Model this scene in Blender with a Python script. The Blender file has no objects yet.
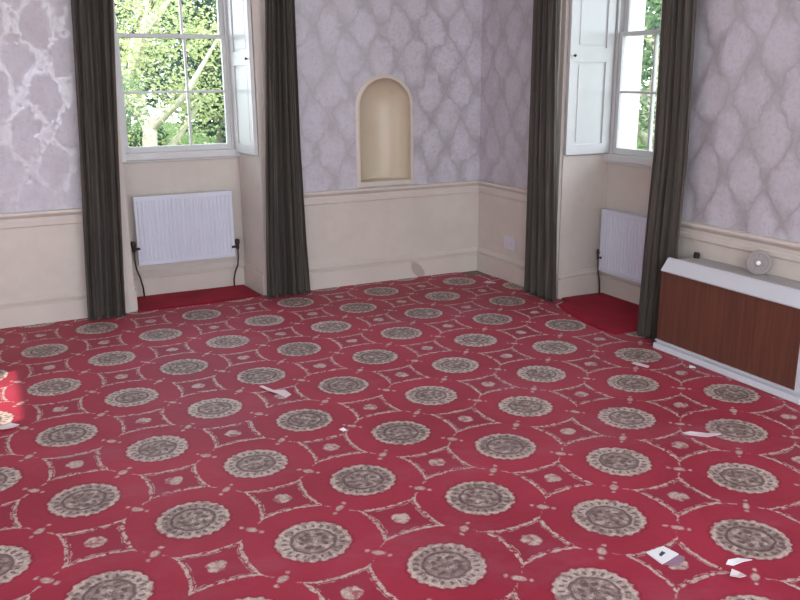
import bpy, bmesh, math, random
from mathutils import Vector, Matrix
C = bpy.context.scene.collection
SC = bpy.context.scene
PI = math.pi
rng = random.Random(7)

# ------------------------------------------------------------------ mesh helpers
class MB:
    def __init__(s): s.v = []; s.f = []; s.m = []
    def poly(s, pts, mi=0):
        b = len(s.v); s.v += [tuple(p) for p in pts]; s.f.append(tuple(range(b, b + len(pts)))); s.m.append(mi); return s
    def box(s, x0, x1, y0, y1, z0, z1, mi=0):
        b = len(s.v)
        s.v += [(x, y, z) for z in (z0, z1) for y in (y0, y1) for x in (x0, x1)]
        for f in ((0, 2, 3, 1), (4, 5, 7, 6), (0, 1, 5, 4), (2, 6, 7, 3), (0, 4, 6, 2), (1, 3, 7, 5)):
            s.f.append(tuple(b + i for i in f)); s.m.append(mi)
        return s
    def prism(s, prof, o, du, dv, dl, length, mi=0):
        """closed profile [(u,v)] in the plane (du,dv) at o, swept along dl"""
        o, du, dv, dl = map(Vector, (o, du, dv, dl)); n = len(prof); b = len(s.v)
        for k in (0, length):
            s.v += [tuple(o + du * u + dv * v + dl * k) for u, v in prof]
        s.f.append(tuple(b + i for i in range(n))); s.m.append(mi)
        s.f.append(tuple(b + n + i for i in reversed(range(n)))); s.m.append(mi)
        for i in range(n):
            j = (i + 1) % n
            s.f.append((b + i, b + n + i, b + n + j, b + j)); s.m.append(mi)
        return s
    def tube(s, pts, rad, n=10, mi=0, cap=True):
        pts = [Vector(p) for p in pts]; b = len(s.v)
        rad = rad if isinstance(rad, (list, tuple)) else [rad] * len(pts)
        for i, p in enumerate(pts):
            t = (pts[min(i + 1, len(pts) - 1)] - pts[max(i - 1, 0)]).normalized()
            a = t.cross(Vector((0, 0, 1)) if abs(t.z) < .9 else Vector((1, 0, 0))).normalized(); c = t.cross(a)
            for k in range(n):
                q = 2 * PI * k / n; s.v.append(tuple(p + (a * math.cos(q) + c * math.sin(q)) * rad[i]))
        for i in range(len(pts) - 1):
            for k in range(n):
                s.f.append((b + i * n + k, b + i * n + (k + 1) % n, b + (i + 1) * n + (k + 1) % n, b + (i + 1) * n + k)); s.m.append(mi)
        if cap:
            s.f.append(tuple(b + k for k in reversed(range(n)))); s.m.append(mi)
            e = b + (len(pts) - 1) * n; s.f.append(tuple(e + k for k in range(n))); s.m.append(mi)
        return s
    def lathe(s, prof, o, axis, n=24, mi=0):
        """profile [(r,h)] turned about axis through o"""
        o, ax = Vector(o), Vector(axis).normalized()
        a = ax.cross(Vector((0, 0, 1)) if abs(ax.z) < .9 else Vector((1, 0, 0))).normalized(); c = ax.cross(a); b = len(s.v)
        for r, h in prof:
            for k in range(n):
                q = 2 * PI * k / n; s.v.append(tuple(o + ax * h + (a * math.cos(q) + c * math.sin(q)) * r))
        for i in range(len(prof) - 1):
            for k in range(n):
                s.f.append((b + i * n + k, b + i * n + (k + 1) % n, b + (i + 1) * n + (k + 1) % n, b + (i + 1) * n + k)); s.m.append(mi)
        s.f.append(tuple(b + k for k in reversed(range(n)))); s.m.append(mi)
        e = b + (len(prof) - 1) * n; s.f.append(tuple(e + k for k in range(n))); s.m.append(mi)
        return s
    def build(s, name, mats, parent=None, smooth=False, bevel=0, merge=True, segs=2, fixn=True):
        me = bpy.data.meshes.new(name); me.from_pydata(s.v, [], s.f)
        for m in (mats if isinstance(mats, (list, tuple)) else [mats]): me.materials.append(m)
        for p, mi in zip(me.polygons, s.m): p.material_index = mi
        bm = bmesh.new(); bm.from_mesh(me)
        if merge: bmesh.ops.remove_doubles(bm, verts=bm.verts, dist=1e-5)
        if fixn: bmesh.ops.recalc_face_normals(bm, faces=bm.faces)
        bm.to_mesh(me); bm.free()
        if smooth:
            for p in me.polygons: p.use_smooth = True
        o = bpy.data.objects.new(name, me); C.objects.link(o)
        if parent:
            o.parent = parent
            top = parent; off = Vector((0, 0, 0))
            while top: off += top.location; top = top.parent
            o.location = -off
        if bevel:
            b = o.modifiers.new('bevel', 'BEVEL'); b.width = bevel; b.segments = segs; b.limit_method = 'ANGLE'
        return o

def tag(o, label=None, cat=None, group=None, kind=None):
    if label: o['label'] = label
    if cat: o['category'] = cat
    if group: o['group'] = group
    if kind: o['kind'] = kind
    return o
def thing(name, loc, label=None, cat=None, group=None, kind=None):
    o = bpy.data.objects.new(name, None); o.location = loc; o.empty_display_size = .1; C.objects.link(o)
    return tag(o, label, cat, group, kind)

def slab(mb, o, U, V, N, thick, us, vs, holes, mat_at):
    """wall of rectangular cells with rectangular holes (u0,u1,v0,v1); front face at o, thickness along N"""
    o, U, V, N = map(Vector, (o, U, V, N))
    us = sorted(set(us + [h[0] for h in holes] + [h[1] for h in holes])); vs = sorted(set(vs + [h[2] for h in holes] + [h[3] for h in holes]))
    def solid(i, j):
        if i < 0 or j < 0 or i >= len(us) - 1 or j >= len(vs) - 1: return False
        u, v = (us[i] + us[i + 1]) / 2, (vs[j] + vs[j + 1]) / 2
        return not any(h[0] < u < h[1] and h[2] < v < h[3] for h in holes)
    P = lambda u, v, n: o + U * u + V * v + N * n
    for i in range(len(us) - 1):
        for j in range(len(vs) - 1):
            if not solid(i, j): continue
            a, b, c, d = us[i], us[i + 1], vs[j], vs[j + 1]; m = mat_at((a + b) / 2, (c + d) / 2)
            mb.poly([P(a, c, 0), P(b, c, 0), P(b, d, 0), P(a, d, 0)], m)
            mb.poly([P(a, c, thick), P(a, d, thick), P(b, d, thick), P(b, c, thick)], 0)
            for (di, dj, q) in ((-1, 0, ((a, c), (a, d))), (1, 0, ((b, d), (b, c))), (0, -1, ((b, c), (a, c))), (0, 1, ((a, d), (b, d)))):
                if not solid(i + di, j + dj):
                    (u0, v0), (u1, v1) = q
                    mb.poly([P(u0, v0, 0), P(u1, v1, 0), P(u1, v1, thick), P(u0, v0, thick)], 0)

# ------------------------------------------------------------------ node helpers
class NT:
    def __init__(s, name):
        s.mat = bpy.data.materials.new(name); s.mat.use_nodes = True; s.t = s.mat.node_tree; s.t.nodes.clear()
        s.out = s.n('ShaderNodeOutputMaterial')
    def n(s, t, **kw):
        nd = s.t.nodes.new(t)
        for k, v in kw.items(): setattr(nd, k, v)
        return nd
    def set(s, sock, v):
        if isinstance(v, X): s.t.links.new(v.s, sock)
        elif isinstance(v, bpy.types.NodeSocket): s.t.links.new(v, sock)
        else:
            if sock.type == 'RGBA' and len(v) == 3: v = (*v, 1)
            sock.default_value = v
    def math(s, op, a, b=None, c=None, clamp=False):
        nd = s.n('ShaderNodeMath', operation=op, use_clamp=clamp)
        for i, v in enumerate((a, b, c)):
            if v is not None: s.set(nd.inputs[i], v)
        return X(s, nd.outputs[0])
    def mix(s, f, a, b):
        nd = s.n('ShaderNodeMix', data_type='RGBA'); s.set(nd.inputs[0], f); s.set(nd.inputs[6], a); s.set(nd.inputs[7], b)
        return X(s, nd.outputs[2])
    def step(s, x, a, b):  # smooth 0..1
        nd = s.n('ShaderNodeMapRange', interpolation_type='SMOOTHSTEP'); s.set(nd.inputs[0], x)
        nd.inputs[1].default_value = a; nd.inputs[2].default_value = b
        return X(s, nd.outputs[0])
    def coord(s, which='Object'):
        if not hasattr(s, 'tc'): s.tc = s.n('ShaderNodeTexCoord')
        return X(s, s.tc.outputs[which])
    def xyz(s, v=None):
        nd = s.n('ShaderNodeSeparateXYZ'); s.set(nd.inputs[0], v or s.coord()); return [X(s, o) for o in nd.outputs]
    def vec(s, x, y, z):
        nd = s.n('ShaderNodeCombineXYZ')
        for i, v in enumerate((x, y, z)): s.set(nd.inputs[i], v)
        return X(s, nd.outputs[0])
    def noise(s, v=None, scale=5., detail=3., rough=.5, dist=0.):
        nd = s.n('ShaderNodeTexNoise'); s.set(nd.inputs['Vector'], v or s.coord())
        nd.inputs['Scale'].default_value = scale; nd.inputs['Detail'].default_value = detail
        nd.inputs['Roughness'].default_value = rough; nd.inputs['Distortion'].default_value = dist
        return X(s, nd.outputs['Fac'])
    def voronoi(s, v=None, scale=5., out='Distance', feature='F1'):
        nd = s.n('ShaderNodeTexVoronoi', feature=feature); s.set(nd.inputs['Vector'], v or s.coord()); nd.inputs['Scale'].default_value = scale
        return X(s, nd.outputs[out])
    def bsdf(s, color, rough=.5, spec=.5, metal=0., sheen=0., bump=None, bstr=.2, bdist=.01, sheen_rough=.4, sheen_tint=(1, 1, 1)):
        nd = s.n('ShaderNodeBsdfPrincipled')
        s.set(nd.inputs['Base Color'], color); s.set(nd.inputs['Roughness'], rough); s.set(nd.inputs['Specular IOR Level'], spec)
        s.set(nd.inputs['Metallic'], metal); s.set(nd.inputs['Sheen Weight'], sheen); nd.inputs['Sheen Roughness'].default_value = sheen_rough
        nd.inputs['Sheen Tint'].default_value = (*sheen_tint, 1)
        if bump is not None:
            b = s.n('ShaderNodeBump'); s.set(b.inputs['Height'], bump); b.inputs['Strength'].default_value = bstr; b.inputs['Distance'].default_value = bdist
            s.t.links.new(b.outputs[0], nd.inputs['Normal'])
        s.t.links.new(nd.outputs[0], s.out.inputs[0]); return s.mat
class X:
    def __init__(s, nt, sock): s.nt = nt; s.s = sock
    def __add__(s, o): return s.nt.math('ADD', s, o)
    __radd__ = __add__
    def __sub__(s, o): return s.nt.math('SUBTRACT', s, o)
    def __rsub__(s, o): return s.nt.math('SUBTRACT', o, s)
    def __mul__(s, o): return s.nt.math('MULTIPLY', s, o)
    __rmul__ = __mul__
    def __truediv__(s, o): return s.nt.math('DIVIDE', s, o)
    def __pow__(s, o): return s.nt.math('POWER', s, o)
    def sin(s): return s.nt.math('SINE', s)
    def cos(s): return s.nt.math('COSINE', s)
    def abs(s): return s.nt.math('ABSOLUTE', s)
    def frac(s): return s.nt.math('FRACT', s)
    def sqrt(s): return s.nt.math('SQRT', s)
    def max(s, o): return s.nt.math('MAXIMUM', s, o)
    def min(s, o): return s.nt.math('MINIMUM', s, o)
    def gt(s, a): return s.nt.math('GREATER_THAN', s, a)
    def lt(s, a): return s.nt.math('LESS_THAN', s, a)

def srgb(r, g, b):
    f = lambda c: ((c / 255 + .055) / 1.055) ** 2.4 if c > 10 else c / 255 / 12.92
    return (f(r), f(g), f(b))

# ------------------------------------------------------------------ materials
def m_paint(name, col, rough=.5, dirt=.10, bump=.05, spec=.4):
    t = NT(name); n = t.noise(scale=2.2, detail=5); n2 = t.noise(scale=14, detail=4)
    d = tuple(c * (1 - dirt) for c in col)
    return t.bsdf(t.mix(t.step(n * .7 + n2 * .3, .38, .62), d, col), rough, spec, bump=n2, bstr=bump)
M = {}
CREAM = srgb(209, 200, 191)
M['cream'] = m_paint('cream_paint', CREAM, .42, .07)
M['white'] = m_paint('white_gloss', srgb(208, 208, 208), .32, .04)
M['niche'] = m_paint('niche_paint', srgb(208, 194, 172), .28, .05)
M['nichetrim'] = m_paint('niche_trim', srgb(210, 200, 188), .4, .05)
M['ceiling'] = m_paint('ceiling_white', srgb(225, 222, 215), .8, .04)
M['radiator'] = m_paint('radiator_enamel', srgb(212, 216, 230), .3, .02, 0)
M['outer'] = m_paint('white_render', srgb(225, 226, 220), .8, .06)
M['dark_metal'] = m_paint('dark_metal', srgb(58, 46, 42), .5, .2)
M['heater_white'] = m_paint('heater_enamel', srgb(208, 211, 217), .3, .04, 0)
M['heater_top'] = m_paint('heater_grille', srgb(172, 167, 166), .45, .08, 0)
M['black'] = m_paint('black_plastic', srgb(18, 17, 18), .4, .1)
M['grey'] = m_paint('grey_plastic', srgb(146, 139, 137), .5, .06)
M['plate'] = m_paint('white_plate', srgb(214, 208, 218), .4, .05)
M['card'] = m_paint('white_card', srgb(238, 238, 240), .6, .02)
M['scrap'] = m_paint('paper_scrap', srgb(222, 205, 208), .8, .06)
M['greycard'] = m_paint('grey_card', srgb(150, 120, 140), .7, .1)
M['print'] = m_paint('dark_print', srgb(70, 70, 85), .7, .1)
M['boards'] = m_paint('bare_floor', srgb(125, 112, 105), .8, .3)

def m_base():   # cream skirting with one grey patch where the paint is scuffed off
    t = NT('skirting_paint'); x, y, z = t.xyz(); n = t.noise(scale=9, detail=4); n2 = t.noise(scale=2, detail=4)
    d = (((x - 3.29) * .9 + (z - .07) * .5) ** 2. + ((z - .07) * .6) ** 2.).sqrt() + (n - .5) * .07
    c = t.mix(t.step(n2, .35, .65), tuple(k * .93 for k in CREAM), CREAM)
    c = t.mix((1 - t.step(d, .035, .055)) * y.gt(6.2), c, srgb(178, 165, 156))
    return t.bsdf(c, .4, .4)
M['base'] = m_base()

def m_wallpaper():
    t = NT('damask_wallpaper'); x, y, z = t.xyz(); wa = t.noise(scale=5.5, detail=2) - .5; h = x + y + wa * .15; z = z + (t.noise(t.vec(x, y, z + 9.), scale=5.5, detail=2) - .5) * .15   # the walls run along x or y
    wob = t.noise(scale=9, detail=4, rough=.6); wob2 = t.noise(t.coord(), scale=26, detail=4, rough=.7)
    PX, PZ = .30, .47
    def motif2(ox, oz):
        a = (((h / PX + ox).frac() - .5) * PX).abs(); b = (((z / PZ + oz).frac() - .5) * PZ).abs()
        return (((a / .115) ** 2.) + ((b / .165) ** 2.)).sqrt()
    d = motif2(0., .1).min(motif2(.5, .6)) + (wob - .5) * .9 + (wob2 - .5) * .9
    flower = 1 - t.step(d, .66, 1.06)
    # ogee trellis between the flowers
    p = (h / PX * 2 * PI); q = (z / PZ + .1) * 2 * PI
    g = (p.cos() * .5 + q.cos() * .5 + (wob - .5) * .9 + (wob2 - .5) * .35).abs()
    vine = 1 - t.step(g, .02, .11)
    inner = t.noise(scale=38, detail=5, rough=.7)
    lace = 1 - t.step(g + (inner - .5) * 1.5 + (wob2 - .5) * .8, .06, .44)       # metallic ink worked in frills along the trellis
    ground = srgb(187, 183, 190); light = srgb(202, 199, 209); vc = srgb(160, 151, 154)
    c = t.mix(flower * t.step(inner, .3, .52), ground, light)
    c = t.mix(vine * .34, c, vc); cloud = t.noise(scale=8, detail=4, rough=.65); c = t.mix(t.step(cloud, .42, .62) * .3, c, srgb(176, 168, 172))
    big = t.noise(scale=1.3, detail=3)
    c = t.mix(t.step(big, .35, .7) * .25, c, srgb(172, 162, 163))
    return t.bsdf(c, t.math('ADD', lace * -.2, .56), .4, metal=lace * .22, bump=flower + inner * .3, bstr=.12, bdist=.004)
M['paper'] = m_wallpaper()

S_ = .5223058; X0, Y0 = 1.312, 2.294
def m_carpet():
    t = NT('medallion_carpet'); x, y, z = t.xyz()
    w1 = t.noise(scale=34, detail=2) - .5; w2 = t.noise(t.vec(x + 7.3, y, z), scale=34, detail=2) - .5
    xx = x - X0 + w1 * .022; yy = y - Y0 + w2 * .022
    k = 1 / (S_ * math.sqrt(2))
    j = (xx - yy) * k; i = (xx + yy) * k
    u = (j + .5).frac() - .5; v = (i + .5).frac() - .5
    cu = (j.frac() - .5).abs(); cv = (i.frac() - .5).abs()
    fine = t.noise(scale=85, detail=3, rough=.6); mid = t.noise(scale=30, detail=3, rough=.6); big = t.noise(scale=1.6, detail=4)
    r = (u * u + v * v).sqrt(); th = t.math('ARCTAN2', v, u)
    R = .271 + (th * 22).cos() * .006
    aa = .010
    below = lambda e, lim: 1 - t.step(e, lim - aa, lim + aa)
    band = lambda e, c_, w: 1 - t.step((e - c_).abs(), w - aa * .7, w + aa * .7)
    med = 1 - t.step(r - R, -aa, aa)
    edge = band(r - R, .014, .010)
    dash = band(r, .212, .020) * t.step((th * 22).cos(), .1, .6) * t.step(fine, .2, .4) 
    ring = band(r, .160, .013)
    petals = below(r, .145) * t.step((th * 8 + (r * 60).sin() * 1.2).cos() * .5 + (r * 85).sin() * .5 + (mid - .5) * 2.2, .05, .5)
    dark = (dash * .8).max(ring * .85).max(petals * .75)
    dark = (dark * t.step(fine, .22, .5)).max(t.step(mid, .5, .66) * .6)
    LIGHT, LIGHT2, DARK = srgb(210, 193, 180), srgb(168, 152, 145), srgb(76, 54, 55)
    RED, RED2, REDD = srgb(165, 42, 65), srgb(148, 33, 55), srgb(118, 24, 46)
    lightc = t.mix(t.step(fine, .35, .65), LIGHT2, LIGHT)
    red = t.mix(t.step(big, .3, .7), RED2, RED)
    red = t.mix(t.step(fine, .55, .75) * .25, red, REDD)
    # star between four medallions, its tips towards the middles of the square's sides
    F = (cu ** .78 + cv ** .78) ** (1 / .78)
    infill = below(F, .34)
    brk = t.step(t.noise(scale=60, detail=1), .34, .48)
    starl = band(F, .342, .025) * brk
    starin = band(F, .293, .009) * t.step(mid, .45, .53)
    c2 = (cu * cu + cv * cv).sqrt()
    blob = below(c2 + (mid - .5) * .05, .072) * (1 - t.step(mid, .5, .62) * .7)
    # oval with a dot either side, on the line between neighbouring medallions
    au, av = u.abs(), v.abs()
    def midm(a, b):  # a runs along the line (0.5 = middle), b across
        da = .5 - a
        ov = below((((da / 1.5) ** 2.) + b * b).sqrt(), .030)
        dots = below((((da - .085) * (da - .085)) + b * b).sqrt(), .016)
        return ov.max(dots)
    mids = midm(au, av).max(midm(av, au))
    # twig from the star's tip to the oval, across the same line
    twig = (band(cu, .0, .007) * band(cv, .40, .035)).max(band(cv, .0, .007) * band(cu, .40, .035)) * t.step(mid, .45, .52)
    lines = starl.max(starin * .7).max(blob).max(mids * .9).max(twig * .8)
    speck = t.step(t.voronoi(scale=15), .035, .02) 
    c = t.mix(infill * .35, red, srgb(130, 30, 58))
    c = t.mix(lines * .88, c, lightc)
    c = t.mix(edge * .5, c, REDD)
    mc = t.mix((below(r, .150).max(below(r, .236) * t.step(t.noise(scale=.9, detail=2), .44, .58))) * t.step(mid, .22, .44) * .72 * t.step(mid, .3, .5), lightc, srgb(122, 104, 98))
    mc = t.mix(dark, mc, DARK)
    c = t.mix(med * .97, c, mc)
    # dusty, worn patches
    wear = t.noise(t.vec(x * .8 + y * .35, y * 1.1, 0.), scale=1.7, detail=6, rough=.65)
    c = t.mix(t.step(wear, .5, .75) * .16, c, srgb(168, 128, 146))
    pile = fine * .6 + mid * .4
    return t.bsdf(c, .62, .28, sheen=.08, sheen_rough=.35, bump=pile + lines * .3 + med * .3, bstr=.35, bdist=.004)
M['carpet'] = m_carpet()

def m_plain_carpet():
    t = NT('plain_red_carpet'); f = t.noise(scale=90, detail=3); b = t.noise(scale=4, detail=4)
    c = t.mix(t.step(b, .3, .7), srgb(138, 15, 40), srgb(158, 21, 48))
    return t.bsdf(t.mix(t.step(f, .5, .8) * .3, c, srgb(116, 10, 32)), .85, .1, sheen=.04, bump=f, bstr=.4, bdist=.004)
M['redcarpet'] = m_plain_carpet()

def m_curtain(name, a, b):
    t = NT(name); x, y, z = t.xyz(); w = t.noise(t.vec(x * 60, y * 60, z * .7), scale=1, detail=3)
    weave = t.noise(t.vec(x * 300, y * 300, z * 300), scale=1, detail=1)
    return t.bsdf(t.mix(t.step(w, .35, .7), a, b), .6, .3, sheen=.15, bump=w + weave * .2, bstr=.25, bdist=.006)
M['curtain'] = m_curtain('curtain_fabric', srgb(60, 55, 50), srgb(84, 78, 70))

def m_wood():
    t = NT('dark_teak_veneer'); x, y, z = t.xyz()
    g = t.noise(t.vec(x * 10, y * 26, z * 1.4), scale=1.6, detail=5, dist=.6)
    r = (y * 90 + g * 14).sin() * .5 + .5
    c = t.mix(t.step(g, .3, .7), srgb(92, 54, 42), srgb(108, 66, 52))
    return t.bsdf(t.mix(r * .12, c, srgb(78, 44, 36)), .42, .4, bump=g, bstr=.03)
M['wood'] = m_wood()

def m_glass():
    t = NT('window_glass'); a = t.n('ShaderNodeBsdfTransparent'); a.inputs[0].default_value = (.95, .97, .96, 1)
    b = t.n('ShaderNodeBsdfGlossy'); b.inputs['Roughness'].default_value = .02
    l = t.n('ShaderNodeLayerWeight'); l.inputs[0].default_value = .12
    m = t.n('ShaderNodeMixShader'); t.t.links.new(l.outputs['Fresnel'], m.inputs[0])
    t.t.links.new(a.outputs[0], m.inputs[1]); t.t.links.new(b.outputs[0], m.inputs[2]); t.t.links.new(m.outputs[0], t.out.inputs[0])
    return t.mat
M['glass'] = m_glass()

def m_leaf(name, a, b):
    t = NT(name); n = t.noise(scale=6, detail=2)
    col = t.mix(t.step(n, .35, .65), a, b)
    d = t.n('ShaderNodeBsdfDiffuse'); tr = t.n('ShaderNodeBsdfTranslucent'); t.set(d.inputs[0], col); t.set(tr.inputs[0], col)
    m = t.n('ShaderNodeMixShader'); m.inputs[0].default_value = .4
    t.t.links.new(d.outputs[0], m.inputs[1]); t.t.links.new(tr.outputs[0], m.inputs[2]); t.t.links.new(m.outputs[0], t.out.inputs[0])
    return t.mat
M['leaf_pale'] = m_leaf('pale_leaves', srgb(150, 160, 106), srgb(188, 190, 142))
M['leaf_mid'] = m_leaf('mid_leaves', srgb(88, 108, 78), srgb(124, 142, 104))
M['leaf_dark'] = m_leaf('dark_leaves', srgb(58, 76, 62), srgb(88, 104, 88))
M['bark'] = m_paint('pale_bark', srgb(196, 186, 166), .8, .25, .4)
M['bark_dark'] = m_paint('grey_bark', srgb(120, 112, 100), .8, .25, .4)
M['grass'] = m_leaf('lawn_grass', srgb(74, 92, 58), srgb(104, 120, 80))

# ------------------------------------------------------------------ room shell
YB, XR, XL, YN, H = 6.32, 3.92, -2.3, -1.6, 3.25   # inside faces
RD = .45                                            # depth of the window recesses
DADO = .80
W1 = (.895, 1.915); W2 = (4.13, 5.15)               # recess extents (x on the back wall, y on the right wall)
WT = 2.98
NX0, NX1, NZ0, NZ1 = 2.762, 3.233, .858, 1.700      # arched niche
NR = (NX1 - NX0) / 2; NXC = (NX0 + NX1) / 2; NZS = NZ1 - NR
paper_at = lambda u, v: 1 if v > DADO else 0

def wall_back():
    mb = MB()
    slab(mb, (0, YB, 0), (1, 0, 0), (0, 0, 1), (0, 1, 0), RD, [XL - .3, XR], [0, DADO, H],
         [(W1[0], W1[1], 0, WT), (NX0, NX1, NZ0, NZ1)], paper_at)
    slab(mb, (0, YB + RD, 0), (1, 0, 0), (0, 0, 1), (0, 1, 0), .2, [XL - .3, XR], [0, H], [(.933, 1.876, 1.095, 2.93)], lambda u, v: 0)
    n = 16                                          # spandrels that turn the square hole into an arch
    for k in range(n):
        a0, a1 = PI * k / n, PI * (k + 1) / n
        p0 = (NXC + NR * math.cos(a0), NZS + NR * math.sin(a0)); p1 = (NXC + NR * math.cos(a1), NZS + NR * math.sin(a1))
        mb.poly([(p0[0], YB, p0[1]), (p0[0], YB, NZ1), (p1[0], YB, NZ1), (p1[0], YB, p1[1])], 1)
    return mb.build('wall_back', [M['cream'], M['paper']])
wb = tag(wall_back(), 'papered back wall with arched niche and cream panelling below', kind='structure')

def niche(parent):
    mb = MB(); n, m = 24, 10; D = .21
    def P(a, z):  return (NXC + NR * math.cos(a), YB + D * math.sin(a), z)
    for k in range(n):
        a0, a1 = PI * k / n, PI * (k + 1) / n
        for q in range(4):
            z0, z1 = NZ0 + (NZS - NZ0) * q / 4, NZ0 + (NZS - NZ0) * (q + 1) / 4
            mb.poly([P(a0, z0), P(a1, z0), P(a1, z1), P(a0, z1)])
        for q in range(m):                          # half dome
            f0, f1 = PI / 2 * q / m, PI / 2 * (q + 1) / m
            def Q(a, f): return (NXC + NR * math.cos(a) * math.cos(f), YB + D * math.sin(a) * math.cos(f), NZS + NR * math.sin(f))
            if q < m - 1: mb.poly([Q(a0, f0), Q(a1, f0), Q(a1, f1), Q(a0, f1)])
            else: mb.poly([Q(a0, f0), Q(a1, f0), Q(a0, f1)])
    mb.build('niche_recess', M['niche'], parent, smooth=True)
    mb = MB(); mb.box(NX0, NX1, YB, YB + .22, NZ0 - .02, NZ0 + .004); mb.build('niche_floor', M['nichetrim'], parent)
    mb = MB(); ro, ri, d = NR + .028, NR - .004, .016  # architrave round the opening
    pts = [(-1, NZ0 - .03)] + [None] * 0
    path = [(NXC - 1 * 0, 0)]
    def ring(rad):
        return [(NXC + rad, NZ0 - .03)] + [(NXC + rad * math.cos(PI * k / 28), NZS + rad * math.sin(PI * k / 28)) for k in range(29)] + [(NXC - rad, NZ0 - .03)]
    A, B, Cc = ring(ro), ring(ri), ring((ro + ri) / 2)
    for i in range(len(A) - 1):
        f = lambda p, y: (p[0], y, p[1])
        mb.poly([f(A[i], YB + .002), f(A[i + 1], YB + .002), f(A[i + 1], YB - d * .6), f(A[i], YB - d * .6)])
        mb.poly([f(A[i], YB - d * .6), f(A[i + 1], YB - d * .6), f(Cc[i + 1], YB - d), f(Cc[i], YB - d)])
        mb.poly([f(Cc[i], YB - d), f(Cc[i + 1], YB - d), f(B[i + 1], YB - d), f(B[i], YB - d)])
        mb.poly([f(B[i], YB - d), f(B[i + 1], YB - d), f(B[i + 1], YB + .03), f(B[i], YB + .03)])
    mb.build('niche_architrave', M['nichetrim'], parent)
    mb = MB(); mb.box(NX0 + .004, NX1 - .004, YB - .012, YB + .03, NZ0 - .034, NZ0 + .006); mb.build('niche_sill', M['nichetrim'], parent, bevel=.005)
niche(wb)

def wall_right():
    mb = MB()
    slab(mb, (XR, 0, 0), (0, 1, 0), (0, 0, 1), (1, 0, 0), RD, [YN - .3, YB + RD + .2], [0, DADO, H], [(W2[0], W2[1], 0, WT)], paper_at)
    slab(mb, (XR + RD, 0, 0), (0, 1, 0), (0, 0, 1), (1, 0, 0), .28, [YN - .3, YB + RD + .2], [0, H], [(4.15, 5.15, 1.08, 2.93)], lambda u, v: 0)
    return mb.build('wall_right', [M['cream'], M['paper']])
tag(wall_right(), 'papered right wall with a window recess', kind='structure')
mb = MB(); slab(mb, (XL, 0, 0), (0, 1, 0), (0, 0, 1), (-1, 0, 0), .3, [YN - .3, YB], [0, DADO, H], [(-1.2, .1, .9, 2.9), (3.58, 4.52, .9, 2.10)], paper_at)
tag(mb.build('wall_left', [M['cream'], M['paper']]), 'papered left wall with windows', kind='structure')
mb = MB(); slab(mb, (0, YN, 0), (1, 0, 0), (0, 0, 1), (0, -1, 0), .3, [XL, XR], [0, DADO, H], [(-2.1, -.7, .5, 3.1), (-.5, 1.8, .5, 3.1), (2.1, 3.6, .5, 3.1)], paper_at)  # unseen openings, placed and enlarged to let more fill daylight into the room
tag(mb.build('wall_front', [M['cream'], M['paper']]), 'unseen wall behind the camera with three tall openings sized for fill daylight', kind='structure')
mb = MB(); mb.box(XL - .3, XR + RD + .2, YN - .3, YB + RD + .2, H, H + .2); tag(mb.build('ceiling', M['ceiling']), kind='structure')
mb = MB(); mb.box(XL - .3, XR + RD + .2, YN - .3, YB + RD + .2, -.2, 0.); tag(mb.build('floor', M['boards']), 'bare floor under the carpet, showing in the far corner', kind='structure')

# mouldings: profile in (out from wall, up)
P_DADO = [(0, .705), (.008, .705), (.014, .715), (.014, .738), (.009, .744), (.009, .770), (.018, .778), (.03, .788), (.036, .798), (.034, .812), (.026, .816), (0, .816)]
P_BASE = [(0, 0), (.026, 0), (.026, .146), (.012, .153), (.012, .160), (.026, .168), (.028, .184), (.018, .196), (.007, .212), (0, .212)]
def mould(name, prof, runs, mat, label=None):
    mb = MB()
    for o, n, d, L in runs: mb.prism(prof, o, n, (0, 0, 1), d, L)
    return tag(mb.build(name, mat), label, kind='structure')
AW = .135   # architrave width beside each recess
back_runs = [((XL, YB, 0), (0, -1, 0), (1, 0, 0), W1[0] - AW - XL), ((W1[1] + AW, YB, 0), (0, -1, 0), (1, 0, 0), XR - W1[1] - AW)]
right_runs = [((XR, YN, 0), (-1, 0, 0), (0, 1, 0), W2[0] - AW - YN), ((XR, W2[1] + AW, 0), (-1, 0, 0), (0, 1, 0), YB - W2[1] - AW)]
mould('trim_1', P_DADO, back_runs, M['cream'], 'cream dado rail on the back wall')
mould('trim_2', P_DADO, right_runs, M['cream'], 'cream dado rail on the right wall')
rb = [((W1[0], YB + RD, 0), (0, -1, 0), (1, 0, 0), W1[1] - W1[0])]
mould('baseboard_back', P_BASE, back_runs + rb, M['base'], 'cream skirting along the back wall and its recess')
rr_ = [((XR + RD, W2[0], 0), (-1, 0, 0), (0, 1, 0), W2[1] - W2[0]), ((XR, W2[1], 0), (0, -1, 0), (1, 0, 0), RD)]
mould('baseboard_right', P_BASE, right_runs + rr_, M['base'], 'cream skirting along the right wall and its recess')
P_ARCH = [(0, 0), (0, .016), (.05, .016), (.055, .022), (.085, .022), (.092, .03), (.118, .034), (AW, .03), (AW, 0)]
mb = MB()
mb.prism(P_ARCH, (W1[1], YB, 0), (1, 0, 0), (0, -1, 0), (0, 0, 1), WT); mb.prism(P_ARCH, (W1[0], YB, 0), (-1, 0, 0), (0, -1, 0), (0, 0, 1), WT)
mb.box(W1[0] - AW, W1[1] + AW, YB - .03, YB, WT, WT + AW)
tag(mb.build('trim_3', M['cream']), 'cream architrave round the back window recess', kind='structure')
mb = MB()
mb.prism(P_ARCH, (XR, W2[1], 0), (0, 1, 0), (-1, 0, 0), (0, 0, 1), WT); mb.prism(P_ARCH, (XR, W2[0], 0), (0, -1, 0), (-1, 0, 0), (0, 0, 1), WT)
mb.box(XR - .03, XR, W2[0] - AW, W2[1] + AW, WT, WT + AW)
tag(mb.build('trim_4', M['cream']), 'cream architrave round the right window recess', kind='structure')

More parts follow.
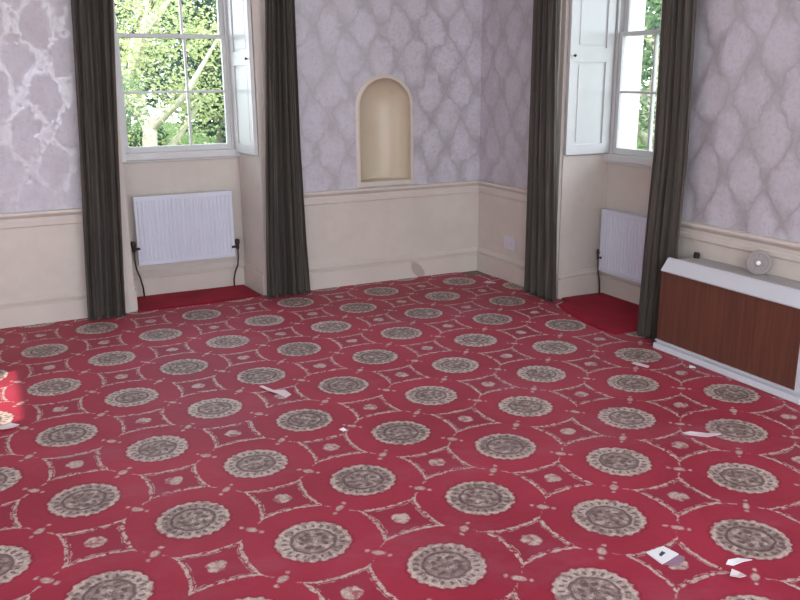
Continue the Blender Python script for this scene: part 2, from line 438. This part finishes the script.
# ------------------------------------------------------------------ windows (built along x, looking along +y, then placed)
def window(name, loc, rotz, width, depth_in, flare, bars, zl, label):
    """local frame: x across the opening (0..width), y outward (0 = inside face of sash), z up"""
    w = thing(name, loc, label, None, None, 'structure'); w.rotation_euler = (0, 0, rotz)
    def part(mb, nm, mat, par=w, bevel=.004):
        me = mb.build(nm, mat, None, bevel=bevel); me.parent = par; return me
    f = MB()                                        # box frame
    f.box(0, .035, -.02, .16, zl['sill'], 2.93); f.box(width - .035, width, -.02, .16, zl['sill'], 2.93); f.box(0, width, -.02, .16, 2.87, 2.93)
    f.box(.035, .05, -.02, -.004, zl['sill'], 2.87); f.box(width - .05, width - .035, -.02, -.004, zl['sill'], 2.87)
    part(f, 'window_frame', M['white'])
    s = MB(); s.box(-.03, width + .03, -.05, .03, zl['sill'] - .022, zl['sill'] + .034); s.box(-.02, width + .02, -.03, .02, zl['sill'] - .04, zl['sill'] - .022)
    part(s, 'window_sill', M['white'], bevel=.008)
    a, b = .036, width - .036
    def sash(nm, z0, z1, y0, munts, bot, top):
        m = MB(); st = .047
        m.box(a, a + st, y0, y0 + .04, z0, z1); m.box(b - st, b, y0, y0 + .04, z0, z1)
        m.box(a + st, b - st, y0, y0 + .04, z0, z0 + bot); m.box(a + st, b - st, y0, y0 + .04, z1 - top, z1)
        for zz in munts: m.box(a + st, b - st, y0 + .008, y0 + .034, zz - .009, zz + .009)
        for xx in bars: m.box(xx - .009, xx + .009, y0 + .006, y0 + .036, z0 + bot, z1 - top)
        so = part(m, nm, M['white'], bevel=.003)
        g = MB(); g.box(a + st - .004, b - st + .004, y0 + .018, y0 + .022, z0 + bot - .004, z1 - top + .004)
        part(g, 'pane', M['glass'], so, bevel=0)
    sash('lower_sash', zl['low0'], zl['meet'] + .012, 0., [zl['munt']], .045, .028)
    sash('upper_sash', zl['meet'] - .014, 2.87, .046, [zl['meet'] + .41], .028, .05)
    # folded shutters and panelled reveals either side, flaring towards the room
    for side in (0, 1):
        xo = lambda x: x if side else width - x      # mirrored for side 0
        fr, bk = width + flare, width - .002            # front edge, back edge of the reveal on the far side
        def wedge(mb, t, y0, y1, z0, z1):
            # slab lying on the splayed reveal, t proud of it; y0 back (0) .. y1 front (depth)
            q = []
            for z in (z0, z1):
                for (yy, tt) in ((y0, 0), (y1, 0), (y1, t), (y0, t)):
                    xs = bk - .002 + (fr - bk) * (yy / depth_in) - tt
                    q.append((xo(xs), -yy, z))
            b_ = len(mb.v); mb.v += q
            for fc in ((0, 1, 2, 3), (4, 7, 6, 5), (0, 4, 5, 1), (1, 5, 6, 2), (2, 6, 7, 3), (3, 7, 4, 0)):
                mb.f.append(tuple(b_ + i for i in fc)); mb.m.append(0)
        D = depth_in - .006
        r = MB(); q = []
        for z in (0.0, 1.115):
            q.append([(xo(bk), -.022, z), (xo(fr - .001), -D, z), (xo(max(fr, bk) + .001), -D, z), (xo(max(fr, bk) + .001), -.022, z)])
        b_ = len(r.v); r.v += q[0] + q[1]
        for fc in ((0, 1, 2, 3), (4, 7, 6, 5), (0, 4, 5, 1), (1, 5, 6, 2), (2, 6, 7, 3), (3, 7, 4, 0)): r.f.append(tuple(b_ + i for i in fc)); r.m.append(0)
        wedge(r, .014, .03, D - .01, 0.0, .165); wedge(r, .009, .03, D - .01, .165, .205)
        part(r, 'reveal_panel', M['cream'])
        sh = MB(); y0, y1 = .03, D
        # leaf as stiles and rails around two sunk panels
        z0, z1, zr0, zr1, sw = 1.125, 2.95, 1.80, 1.90, .07
        wedge(sh, .016, y0 + .003, y1 - .003, z0 + .003, z1 - .003)
        wedge(sh, .028, y0, y0 + sw, z0, z1); wedge(sh, .028, y1 - sw, y1, z0, z1)
        wedge(sh, .028, y0 + sw, y1 - sw, z0, z0 + .075); wedge(sh, .028, y0 + sw, y1 - sw, zr0, zr1); wedge(sh, .028, y0 + sw, y1 - sw, z1 - .08, z1)
        for (p0, p1) in ((z0 + .075, zr0), (zr1, z1 - .08)): wedge(sh, .022, y0 + sw + .022, y1 - sw - .022, p0 + .022, p1 - .022)
        so = part(sh, 'shutter', M['white'], bevel=0)
        if side == (0 if flare > 0 else 1): continue
        k = MB(); xk = bk + (fr - bk) * ((y1 - .035) / depth_in) - .03
        k.lathe([(.004, 0), (.004, .008), (.009, .012), (.011, .018), (.008, .024), (.002, .026)], (xo(xk), -(y1 - .035), 1.845), (-1 if side else 1, 0, 0), 14)
        part(k, 'shutter_knob', M['dark_metal'], so, bevel=0)
    return w
ZL1 = dict(sill=1.112, low0=1.148, munt=1.604, meet=2.022)
window('window_1', (.933, YB + RD, 0), 0, .943, RD, .038, [.572], ZL1, 'white sash window with folded shutter, trees outside, in the back wall')
ZL2 = dict(sill=1.085, low0=1.12, munt=1.580, meet=2.00)
window('window_2', (XR + RD, 5.15, 0), -PI / 2, 1.0, RD, -.013, [.42], ZL2, 'white sash window with folded shutter in the right wall, partly behind the curtain')

# ------------------------------------------------------------------ carpets
mb = MB()
edge = [(XL, YN), (XR - .004, YN), (XR - .004, 5.98), (3.862, 6.06), (3.80, 6.13), (3.735, 6.10), (3.70, 6.17), (3.728, 6.24), (3.66, 6.30), (XL, YB - .004)]
mb.poly([(x, y, .007) for x, y in edge]); mb.poly([(x, y, .0005) for x, y in reversed(edge)])
for k in range(len(edge)):
    a, b = edge[k], edge[(k + 1) % len(edge)]
    mb.poly([(*a, .0005), (*b, .0005), (*b, .007), (*a, .007)])
tag(mb.build('patterned_carpet', M['carpet']), 'worn red carpet with rows of grey round medallions, covering the whole room', 'carpet')

def offcut(name, outline, label, hump):
    """a plain carpet piece with a ragged outline and slight swell"""
    mb = MB(); cx = sum(p[0] for p in outline) / len(outline); cy = sum(p[1] for p in outline) / len(outline)
    n = len(outline); rings = [0, .1, .35, .7]
    P = lambda i, t, z: (outline[i % n][0] * (1 - t) + cx * t, outline[i % n][1] * (1 - t) + cy * t, z)
    hz = [.010, .016, .016 + hump * .6, .016 + hump]
    for i in range(n):
        mb.poly([P(i, 0, .0075), P(i + 1, 0, .0075), P(i + 1, 0, hz[0]), P(i, 0, hz[0])])
        for q in range(3): mb.poly([P(i, rings[q], hz[q]), P(i + 1, rings[q], hz[q]), P(i + 1, rings[q + 1], hz[q + 1]), P(i, rings[q + 1], hz[q + 1])])
        mb.poly([P(i, .7, hz[3]), P(i + 1, .7, hz[3]), (cx, cy, hz[3])])
        mb.poly([P(i, 0, .0075), (cx, cy, .0075), P(i + 1, 0, .0075)])
    return tag(mb.build(name, M['redcarpet'], smooth=False), label, 'carpet')
offcut('plain_carpet', [(.90, 6.262), (1.1, 6.275), (1.35, 6.262), (1.62, 6.272), (1.872, 6.30), (1.85, 6.742), (1.6, 6.738), (1.3, 6.742), (.94, 6.74)], 'plain red carpet in the back window recess under the radiator', .0)
offcut('plain_carpet', [(3.955, 5.118), (3.90, 5.015), (3.80, 4.965), (3.765, 4.88), (3.725, 4.76), (3.70, 4.615), (3.676, 4.46), (3.664, 4.30), (3.686, 4.17), (3.93, 4.15), (4.34, 4.16), (4.342, 4.5), (4.342, 4.8), (4.34, 5.10), (4.1, 5.118)], 'plain red carpet piece in the right window recess, spilling past the wall line', .004)

# ------------------------------------------------------------------ curtains
def curtain(name, u_of, edges, folds, amp, ph, label, out):
    """u_of(u, d): point at u along the wall and d out from the curtain plane; edges [(z,u0,u1)]"""
    edges = sorted(edges); mb = MB(); N = 16 * folds; rows = 110; z0, z1 = edges[0][0], edges[-1][0]
    def lerp(z):
        for a, b in zip(edges, edges[1:]):
            if z <= b[0] + 1e-9:
                t = (z - a[0]) / (b[0] - a[0]); t = max(0, min(1, t)); return a[1] + (b[1] - a[1]) * t, a[2] + (b[2] - a[2]) * t
        return edges[-1][1:]
    g = []
    for r in range(rows + 1):
        z = z0 + (z1 - z0) * r / rows; ua, ub = lerp(z); row = []
        for k in range(N + 1):
            s = k / N; q = 2 * PI * folds * s + ph + .5 * math.sin(z * 1.3 + s * 5) * (1 - z / 4)
            d = amp * (math.sin(q) + .3 * math.sin(2.3 * q + 1.1 + z * .2)) * (1 - .15 * z / 2.9) * (.6 + .4 * math.sin(PI * s) ** .5)
            uu = ua + (ub - ua) * (s + .018 * math.sin(2 * q + .6))
            row.append((uu, d, z))
        g.append(row)
    for side, off in ((0, .004), (1, -.004)):
        for r in range(rows):
            for k in range(N):
                q = [g[r][k], g[r][k + 1], g[r + 1][k + 1], g[r + 1][k]]
                q = [(*u_of(u, d + off), z) for u, d, z in q]
                mb.poly(q if not side else q[::-1])
    for r in range(rows):
        for k in (0, N):
            a, b = g[r][k], g[r + 1][k]
            mb.poly([(*u_of(a[0], a[1] + .004), a[2]), (*u_of(b[0], b[1] + .004), b[2]), (*u_of(b[0], b[1] - .004), b[2]), (*u_of(a[0], a[1] - .004), a[2])])
    for r in (0, rows):
        for k in range(N):
            a, b = g[r][k], g[r][k + 1]
            mb.poly([(*u_of(a[0], a[1] + .004), a[2]), (*u_of(b[0], b[1] + .004), b[2]), (*u_of(b[0], b[1] - .004), b[2]), (*u_of(a[0], a[1] - .004), a[2])])
    o = mb.build('curtain', M['curtain'], smooth=True)
    return tag(o, label, 'curtain', 'dark brown curtains')
back_u = lambda u, d: (u, 6.205 - d)
right_u = lambda u, d: (3.815 - d, u)
curtain('curtain', back_u, [(.012, .532, .80), (.3, .545, .81), (1.22, .597, .855), (2.22, .642, .912), (3.0, .66, .94)], 4, .034, .4, 'dark brown curtain left of the back window, leftmost of the four', 1)
curtain('curtain', back_u, [(.012, 1.885, 2.245), (.5, 1.905, 2.225), (1.17, 1.935, 2.21), (2.25, 1.984, 2.207), (3.0, 2.01, 2.21)], 5, .032, 1.4, 'dark brown curtain between the back window and the arched niche', 1)
curtain('curtain', right_u, [(.012, 5.02, 5.41), (.5, 5.045, 5.408), (1.16, 5.092, 5.408), (2.23, 5.137, 5.405), (3.0, 5.15, 5.40)], 4, .030, 2.2, 'dark brown curtain beside the corner, left of the right window', 1)
right_u4 = lambda u, d: (3.815 - d, u)
curtain('curtain', right_u4, [(.012, 3.795, 4.11), (.6, 3.785, 4.09), (1.25, 3.765, 4.056), (2.12, 3.795, 4.07), (3.0, 3.81, 4.08)], 5, .024, .2, 'dark brown curtain right of the right window, beside the heater', 1)

# ------------------------------------------------------------------ radiators
def radiator(loc, rotz, L, z0, z1, depth, label, pipes):
    """local: x along the panel 0..L, y=0 front face, +y towards the wall, z up"""
    t = thing('radiator', loc, label, 'radiator', 'white panel radiators'); t.rotation_euler = (0, 0, rotz)
    def part(mb, nm, mat, par=t, smooth=False, bevel=0):
        o = mb.build(nm, mat, None, smooth=smooth, bevel=bevel); o.parent = par; return o
    n = max(8, round(L / .036)); w = (L - .04) / n; prof = [(.0, .006)]
    for k in range(n):
        x = .02 + k * w
        prof += [(x, .006), (x + w * .22, 0.), (x + w * .62, 0.), (x + w * .84, .006)]
    prof += [(L, .006), (L, .02), (0, .02)]
    m = MB(); m.prism(prof, (0, 0, z0 + .03), (1, 0, 0), (0, 1, 0), (0, 0, 1), z1 - z0 - .065)
    m.box(0, L, .001, .02, z0, z0 + .03); m.box(0, L, .001, .02, z1 - .035, z1)
    part(m, 'front_panel', M['radiator'])
    if depth > .06:
        m = MB(); m.box(0, L, depth - .02, depth, z0, z1 - .005); part(m, 'rear_panel', M['radiator'])
        m = MB(); k = int(L / .02)
        for i in range(k): m.box(.004 + i * L / k, .004 + i * L / k + .011, .021, depth - .021, z1 - .012, z1 - .004)
        m.box(0, L, .02, .026, z1 - .02, z1 - .002); m.box(0, L, depth - .026, depth - .02, z1 - .02, z1 - .002)
        part(m, 'top_grille', M['radiator'])
        for xs in (-.004, L):
            m = MB(); m.box(xs, xs + .004, 0.002, depth, z0 + .01, z1 - .002); part(m, 'side_cover', M['radiator'])
    for x in (.12, L - .12):
        m = MB(); m.box(x - .015, x + .015, depth, .1035, z0 + .08, z1 - .08); part(m, 'bracket', M['radiator'])
    for pts, kz in pipes:
        m = MB(); m.tube(pts, .007, 10); p_ = part(m, 'pipe', M['dark_metal'], smooth=True)
        x, y, z = pts[0]; v = MB()
        v.lathe([(.012, -.01), (.014, .0), (.014, .03), (.018, .034), (.020, .055), (.017, .072), (.006, .076)], (x, y, z), (0, 0, 1), 14)
        s_ = 1 if x < L / 2 else -1
        v.tube([(x, y, z + .012), (x + s_ * .05, y, z + .012)], .011, 10)
        part(v, 'valve', M['dark_metal'], smooth=True)
    return t
radiator((1.0, 6.66, 0), 0, .775, .277, .822, .045, 'white ribbed radiator under the back window',
         [([(-.03, .01, .40), (-.03, .01, .33), (-.022, .01, .25), (.0, .008, .18), (.015, .006, .10), (.018, .006, .019)], 0),
          ([(.80, .01, .345), (.80, .01, .27), (.792, .01, .2), (.765, .008, .14), (.752, .006, .08), (.752, .006, .019)], 0)])
radiator((4.265, 5.066, 0), -PI / 2, .80, .205, .70, .09, 'white double radiator under the right window, partly behind the curtain',
         [([(-.018, .01, .30), (-.018, .01, .24), (-.008, .006, .18), (.012, .002, .13), (.02, .002, .08), (.022, .002, .0205)], 0)])

# ------------------------------------------------------------------ storage heater
HY0, HY1 = 2.745, 3.83
t = thing('storage_heater', (3.82, 3.29, 0.007), 'long wood fronted heater with white metal top against the right wall', 'heater')
m = MB(); m.box(3.742, 3.895, HY0 + .02, HY1 - .095, .062, .560); m.box(3.742, 3.895, HY0, HY0 + .02, .0075, .560); m.build('casing', M['heater_white'], t, bevel=.004)
m = MB(); m.box(3.728, 3.742, HY0 + .055, HY1, .064, .530); m.build('wood_panel', M['wood'], t, bevel=.002)
m = MB(); m.box(3.726, 3.742, HY0, HY0 + .052, .064, .54); m.build('end_stile', M['heater_white'], t, bevel=.003)
m = MB(); m.prism([(3.708, .0075), (3.70, .016), (3.706, .046), (3.732, .048), (3.732, .0590), (3.714, .061), (3.714, .070), (3.75, .068), (3.75, .0075)], (0, HY0, 0), (1, 0, 0), (0, 0, 1), (0, 1, 0), HY1 - HY0)
m.build('plinth', M['heater_white'], t)
m = MB(); m.prism([(3.706, .520), (3.702, .528), (3.754, .600), (3.762, .602), (3.768, .602), (3.768, .594), (3.760, .592), (3.716, .522)], (0, HY0 - .01, 0), (1, 0, 0), (0, 0, 1), (0, 1, 0), HY1 - HY0 - .01)
lip = m.build('top_lip', M['heater_white'], t)
m = MB(); m.box(3.768, 3.915, HY0, HY1 - .095, .556, .596)
k = 60
for i in range(k): y = HY0 + .01 + (HY1 - HY0 - .12) * i / k; m.box(3.78, 3.905, y, y + .012, .596, .606)
m.box(3.768, 3.78, HY0, HY1 - .095, .596, .606); m.box(3.905, 3.915, HY0, HY1 - .095, .596, .606)
m.build('top_grille', M['heater_top'], t)
m = MB(); m.lathe([(.019, 0), (.019, .024), (.016, .03), (.004, .031)], (3.88, 3.70, .606), (0, 0, 1), 18); m.box(3.877, 3.883, 3.682, 3.718, .626, .641)
m.build('control_knob', M['black'], t)
# grey disc leaning on the wall on top of the heater
t = thing('plastic_disc', (3.842, 3.205, .606), 'round grey disc with white centre standing on the heater against the wall', 'disc')
ax = Vector((-1, -.62, .14)).normalized(); cz = Vector((3.842, 3.205, .675))
m = MB(); m.lathe([(.066, -.008), (.068, -.004), (.068, .004), (.064, .008), (.056, .009), (.052, .006), (.024, .006), (.02, .010), (.013, .010)], cz, ax, 40)
a_ = ax.cross(Vector((0, 0, 1))).normalized(); b_ = a_.cross(ax)
for q in range(12):
    an = 2 * PI * q / 12; d_ = a_ * math.cos(an) + b_ * math.sin(an)
    m.tube([cz + ax * .006 + d_ * .024, cz + ax * .006 + d_ * .053], .0028, 6)
m.build('disc_body', M['grey'], t, smooth=False)
m = MB(); m.lathe([(.012, .006), (.012, .013), (.009, .015), (.002, .016)], cz, ax, 20); m.build('disc_hub', M['card'], t, smooth=True)

# wall socket low beside the corner
t = thing('wall_socket', (XR - .001, 5.80, .33), 'pale double wall socket low on the right wall near the corner', 'socket')
m = MB(); m.box(XR - .014, XR - .0005, 5.72, 5.88, .278, .388); m.build('socket_plate', M['plate'], t, bevel=.004)
for y in (5.765, 5.835):
    m = MB()
    for dy, dz, w_, h_ in ((0, .018, .004, .010), (-.011, -.004, .008, .004), (.011, -.004, .008, .004)): m.box(XR - .0152, XR - .013, y + dy - w_ / 2, y + dy + w_ / 2, .325 + dz - h_ / 2, .325 + dz + h_ / 2)
    m.build('pin_holes', M['grey'], t)
    m = MB(); m.box(XR - .019, XR - .013, y - .008, y + .008, .36, .377); m.build('switch', M['plate'], t, bevel=.002)

# ------------------------------------------------------------------ scraps on the carpet
def flake(name, pts, label, mat, cat='paper', z=.0078, th=.003, curl=.0):
    cx = sum(p[0] for p in pts) / len(pts); cy = sum(p[1] for p in pts) / len(pts); mb = MB(); n = len(pts)
    h = [curl * (1 + math.sin(i * 2.1)) * .5 for i in range(n)]
    for dz in (0, th):
        for i in range(n):
            j = (i + 1) % n; q = [(*pts[i], z + dz + h[i]), (*pts[j], z + dz + h[j]), (cx, cy, z + dz)]
            mb.poly(q if dz else q[::-1])
    for i in range(n):
        j = (i + 1) % n; mb.poly([(*pts[i], z + h[i]), (*pts[j], z + h[j]), (*pts[j], z + th + h[j]), (*pts[i], z + th + h[i])])
    return tag(mb.build(name, mat), label, cat, 'paper scraps on the carpet')
t = thing('paper_card', (2.045, 1.98, .007), 'white card with a dark mark lying on a star of the carpet in the foreground', 'paper')
m = MB(); c4 = [(2.001, 2.026), (2.085, 2.028), (2.097, 1.963), (1.999, 1.943)]
m.poly([(*p, .013) for p in c4]); m.poly([(*p, .008) for p in c4[::-1]])
for i in range(4): a, b = c4[i], c4[(i + 1) % 4]; m.poly([(*a, .008), (*b, .008), (*b, .013), (*a, .013)])
m.build('card', M['card'], t)
m = MB(); m.prism([(2.026, 1.978), (2.058, 1.988), (2.055, 2.003), (2.029, 1.992)], (0, 0, .0128), (1, 0, 0), (0, 1, 0), (0, 0, 1), .0012); m.build('dark_mark', M['print'], t)
m = MB(); m.prism([(2.005, 1.941), (2.095, 1.961), (2.105, 1.940), (2.085, 1.922), (2.04, 1.915)], (0, 0, .0078), (1, 0, 0), (0, 1, 0), (0, 0, 1), .003); f = m.build('flap', M['greycard'], t); f['label'] = 'grey folded flap'
flake('paper_scrap', [(2.20, 1.838), (2.225, 1.852), (2.27, 1.848), (2.305, 1.815), (2.262, 1.82), (2.22, 1.822)], 'white leaf shaped paper scrap right of the white card in the foreground', M['card'], curl=.004)
flake('paper_scrap', [(2.15, 1.775), (2.18, 1.795), (2.205, 1.778), (2.20, 1.748), (2.165, 1.745)], 'crumpled lilac scrap just in front of the white leaf shaped scrap', M['scrap'], curl=.014)
flake('paper_strip', [(2.895, 2.752), (2.935, 2.742), (3.0, 2.70), (3.055, 2.668), (3.04, 2.648), (2.97, 2.668), (2.90, 2.722)], 'pale paper strip lying on the carpet in front of the heater', M['scrap'], curl=.008)
flake('paper_scrap', [(3.625, 3.44), (3.648, 3.462), (3.672, 3.44), (3.65, 3.412)], 'tiny white scrap on the carpet at the foot of the heater', M['card'], curl=.008)
flake('paper_scrap', [(3.375, 3.66), (3.405, 3.662), (3.44, 3.575), (3.405, 3.55), (3.38, 3.60)], 'pale scrap on the carpet between the right curtain and the heater', M['scrap'], curl=.006)
flake('paper_scrap', [(1.243, 4.325), (1.262, 4.315), (1.30, 4.24), (1.355, 4.205), (1.36, 4.11), (1.325, 4.10), (1.30, 4.17), (1.262, 4.235)], 'ragged white scrap on a carpet star in the middle of the room', M['scrap'], curl=.01)
flake('paper_scrap', [(1.42, 3.565), (1.445, 3.57), (1.452, 3.545), (1.43, 3.535)], 'tiny pale crumb of paper on the carpet in the middle of the room', M['card'], curl=.006)
flake('paper_scrap', [(-.10, 4.36), (-.04, 4.39), (.0, 4.375), (-.03, 4.335), (-.085, 4.325)], 'white scrap on the carpet at the left edge by the sunlit patch', M['scrap'], curl=.012)
flake('paper_scrap', [(3.68, 5.83), (3.72, 5.85), (3.77, 5.80), (3.76, 5.765), (3.70, 5.785)], 'pinkish white scrap on the carpet below the wall socket', M['scrap'], curl=.008)

# ------------------------------------------------------------------ outside
mb = MB(); mb.box(-30, 40, 7.1, 45, -.75, -.5); mb.box(4.8, 40, -25, 7.1, -.75, -.5)
tag(mb.build('lawn', M['grass']), 'green lawn outside the windows', kind='structure')
def tree(x, y, h, crown, nleaf, ls, leaf, bark, label, name='tree', limbs=7, seed=1, low=.25):
    r = random.Random(seed); t = thing(name, (x, y, -.5), label, 'tree' if name == 'tree' else 'shrub', 'trees in the garden' if name == 'tree' else 'shrubs in the garden')
    z0 = -.5; m = MB(); tr = .035 * h
    trunk = [(x + r.uniform(-.04, .04) * k * h * .3, y + r.uniform(-.04, .04) * k * h * .3, z0 + h * .75 * k / 5) for k in range(6)]
    m.tube(trunk, [tr * (1 - .13 * k) for k in range(6)], 8)
    tips = []
    for q in range(limbs):
        b = Vector(trunk[1 + q % 4]); an = q * 2.4 + r.uniform(-.4, .4); ln = crown * r.uniform(.6, .95)
        p1 = b + Vector((math.cos(an) * ln * .5, math.sin(an) * ln * .5, h * .12)); p2 = b + Vector((math.cos(an) * ln, math.sin(an) * ln, h * r.uniform(.16, .34)))
        m.tube([b, p1, p2], [tr * .5, tr * .35, tr * .12], 6); tips += [p1, p2]
    m.build('trunk', bark, t, smooth=True)
    f = MB(); cl = [(p, crown * r.uniform(.32, .5)) for p in tips]
    for q in range(26):
        an, rr = r.uniform(0, 2 * PI), crown * math.sqrt(r.random()); zz = z0 + h * r.uniform(low, 1.0)
        cl.append((Vector((x + math.cos(an) * rr * .9, y + math.sin(an) * rr * .9, zz)), crown * r.uniform(.25, .45)))
    for q in range(nleaf):
        c, cr = cl[r.randrange(len(cl))]
        d = Vector((r.gauss(0, 1), r.gauss(0, 1), r.gauss(0, .8))).normalized() * cr * r.random() ** .4
        p = c + d; a = Vector((r.gauss(0, 1), r.gauss(0, 1), r.gauss(0, .6))).normalized(); b = a.cross(Vector((r.gauss(0, 1), r.gauss(0, 1), r.gauss(0, 1)))).normalized()
        l = ls * r.uniform(.6, 1.3); nrm = a.cross(b) * l * .12
        f.poly([p - a * l, p + b * l * .42 + nrm, p + a * l, p - b * l * .42 + nrm])
    f.build('foliage', leaf, t, merge=False, fixn=False)
    return t
LP, LM, LD, BK, BD = M['leaf_pale'], M['leaf_mid'], M['leaf_dark'], M['bark'], M['bark_dark']
tree(2.5, 14.5, 4.6, 1.5, 12000, .045, LP, BK, 'pale yellow green tree outside the back window with a light slanting branch', seed=3, low=.35)
tree(1.35, 11.6, 2.2, .6, 6000, .035, LM, BD, 'leafy green shrub low outside the left of the back window', 'shrub', 5, 5, .1)
tree(5.2, 15.9, 3.4, .95, 7000, .045, LM, BK, 'mid green bush outside the right of the back window', 'shrub', 6, 8, .1)
tree(1.2, 19.0, 5.4, 1.8, 9000, .075, LD, BD, 'dark green tree behind the pale tree, left of the back window', seed=11, low=.12)
tree(5.6, 20.5, 6.0, 1.9, 9000, .08, LD, BD, 'tall dark tree far behind the pale tree, right of the back window', seed=14, low=.12)
tree(10.5, 11.2, 5.6, 2.0, 11000, .06, LM, BK, 'green tree outside the right window', seed=21, low=.15)
tree(16.5, 15.8, 7.0, 2.8, 9000, .13, LD, BD, 'dark tree further off outside the right window', seed=25, low=.1)

for x_, y_, h_, sd in ((3.2, 25.5, 7.5, 31), (7.6, 29.0, 9.0, 33)):
    tree(x_, y_, h_, 2.1 if sd == 31 else 2.4, 11000, .12, LD, BD, 'dark broad tree at the far end of the garden, ' + ('left in the back window' if sd == 31 else 'right in the back window'), seed=sd, low=.04)
# ------------------------------------------------------------------ light
w = bpy.data.worlds.new('sky'); SC.world = w; w.use_nodes = True; nt = w.node_tree; bg = nt.nodes['Background']
tc = nt.nodes.new('ShaderNodeTexCoord'); sx = nt.nodes.new('ShaderNodeSeparateXYZ'); nt.links.new(tc.outputs['Generated'], sx.inputs[0])
ra = nt.nodes.new('ShaderNodeValToRGB'); nt.links.new(sx.outputs[2], ra.inputs[0])
ra.color_ramp.elements[0].position = 0.; ra.color_ramp.elements[0].color = (.87, .93, .98, 1)
ra.color_ramp.elements[1].position = .8; ra.color_ramp.elements[1].color = (.66, .81, 1, 1)
nt.links.new(ra.outputs[0], bg.inputs[0]); bg.inputs[1].default_value = 4.2
w.cycles.sampling_method = 'MANUAL'; w.cycles.sample_map_resolution = 256
sun = bpy.data.lights.new('sun', 'SUN'); sun.energy = 4.5; sun.angle = .01; sun.color = (1, .93, .80)
so = bpy.data.objects.new('sun', sun); C.objects.link(so); SD = Vector((.75, .25, -.6)).normalized(); so.rotation_euler = SD.to_track_quat('-Z', 'Y').to_euler(); so.location = (-6, 2, 8)
def portal(name, loc, d, sx_, sy_):
    l = bpy.data.lights.new(name, 'AREA'); l.shape = 'RECTANGLE'; l.size = sx_; l.size_y = sy_; l.cycles.is_portal = True
    o = bpy.data.objects.new(name, l); C.objects.link(o); o.location = loc; o.rotation_euler = Vector(d).to_track_quat('-Z', 'Z').to_euler()
portal('daylight_portal', (1.413, 7.0, 2.0), (0, -1, 0), .93, 1.9)
portal('daylight_portal', (4.68, 4.65, 2.0), (-1, 0, 0), 1.0, 1.9)
portal('daylight_portal', (-1.4, YN - .32, 1.8), (0, 1, 0), 1.4, 2.6)
portal('daylight_portal', (2.85, YN - .32, 1.8), (0, 1, 0), 1.5, 2.6)
portal('daylight_portal', (.65, YN - .32, 1.8), (0, 1, 0), 2.3, 2.6)
portal('daylight_portal', (XL - .32, -.55, 1.9), (1, 0, 0), 1.3, 2.0)
portal('daylight_portal', (XL - .32, 4.05, 1.535), (1, 0, 0), .94, 1.27)

# ------------------------------------------------------------------ camera and view
cam = bpy.data.cameras.new('camera'); co = bpy.data.objects.new('camera', cam); C.objects.link(co); SC.camera = co
yaw, pitch, roll = math.radians(26.308), math.radians(14.991), math.radians(-.453)
fw = Vector((math.sin(yaw) * math.cos(pitch), math.cos(yaw) * math.cos(pitch), -math.sin(pitch)))
r0 = Vector((math.cos(yaw), -math.sin(yaw), 0)); u0 = r0.cross(fw)
r1 = r0 * math.cos(roll) + u0 * math.sin(roll); u1 = u0 * math.cos(roll) - r0 * math.sin(roll)
m4 = Matrix((r1, u1, -fw)).transposed().to_4x4(); m4.translation = (0, 0, 1.7); co.matrix_world = m4
cam.sensor_fit = 'HORIZONTAL'; cam.sensor_width = 36; cam.lens = 36 * 831.183 / 800; cam.clip_start = .05; cam.clip_end = 200
SC.view_settings.view_transform = 'Standard'; SC.view_settings.look = 'None'; SC.view_settings.gamma = 1; SC.view_settings.exposure = 0.82
SC.view_settings.use_curve_mapping = False
SC.cycles.use_denoising = True; SC.cycles.max_bounces = 10; SC.cycles.diffuse_bounces = 6; SC.cycles.transparent_max_bounces = 12; SC.cycles.sample_clamp_indirect = 8
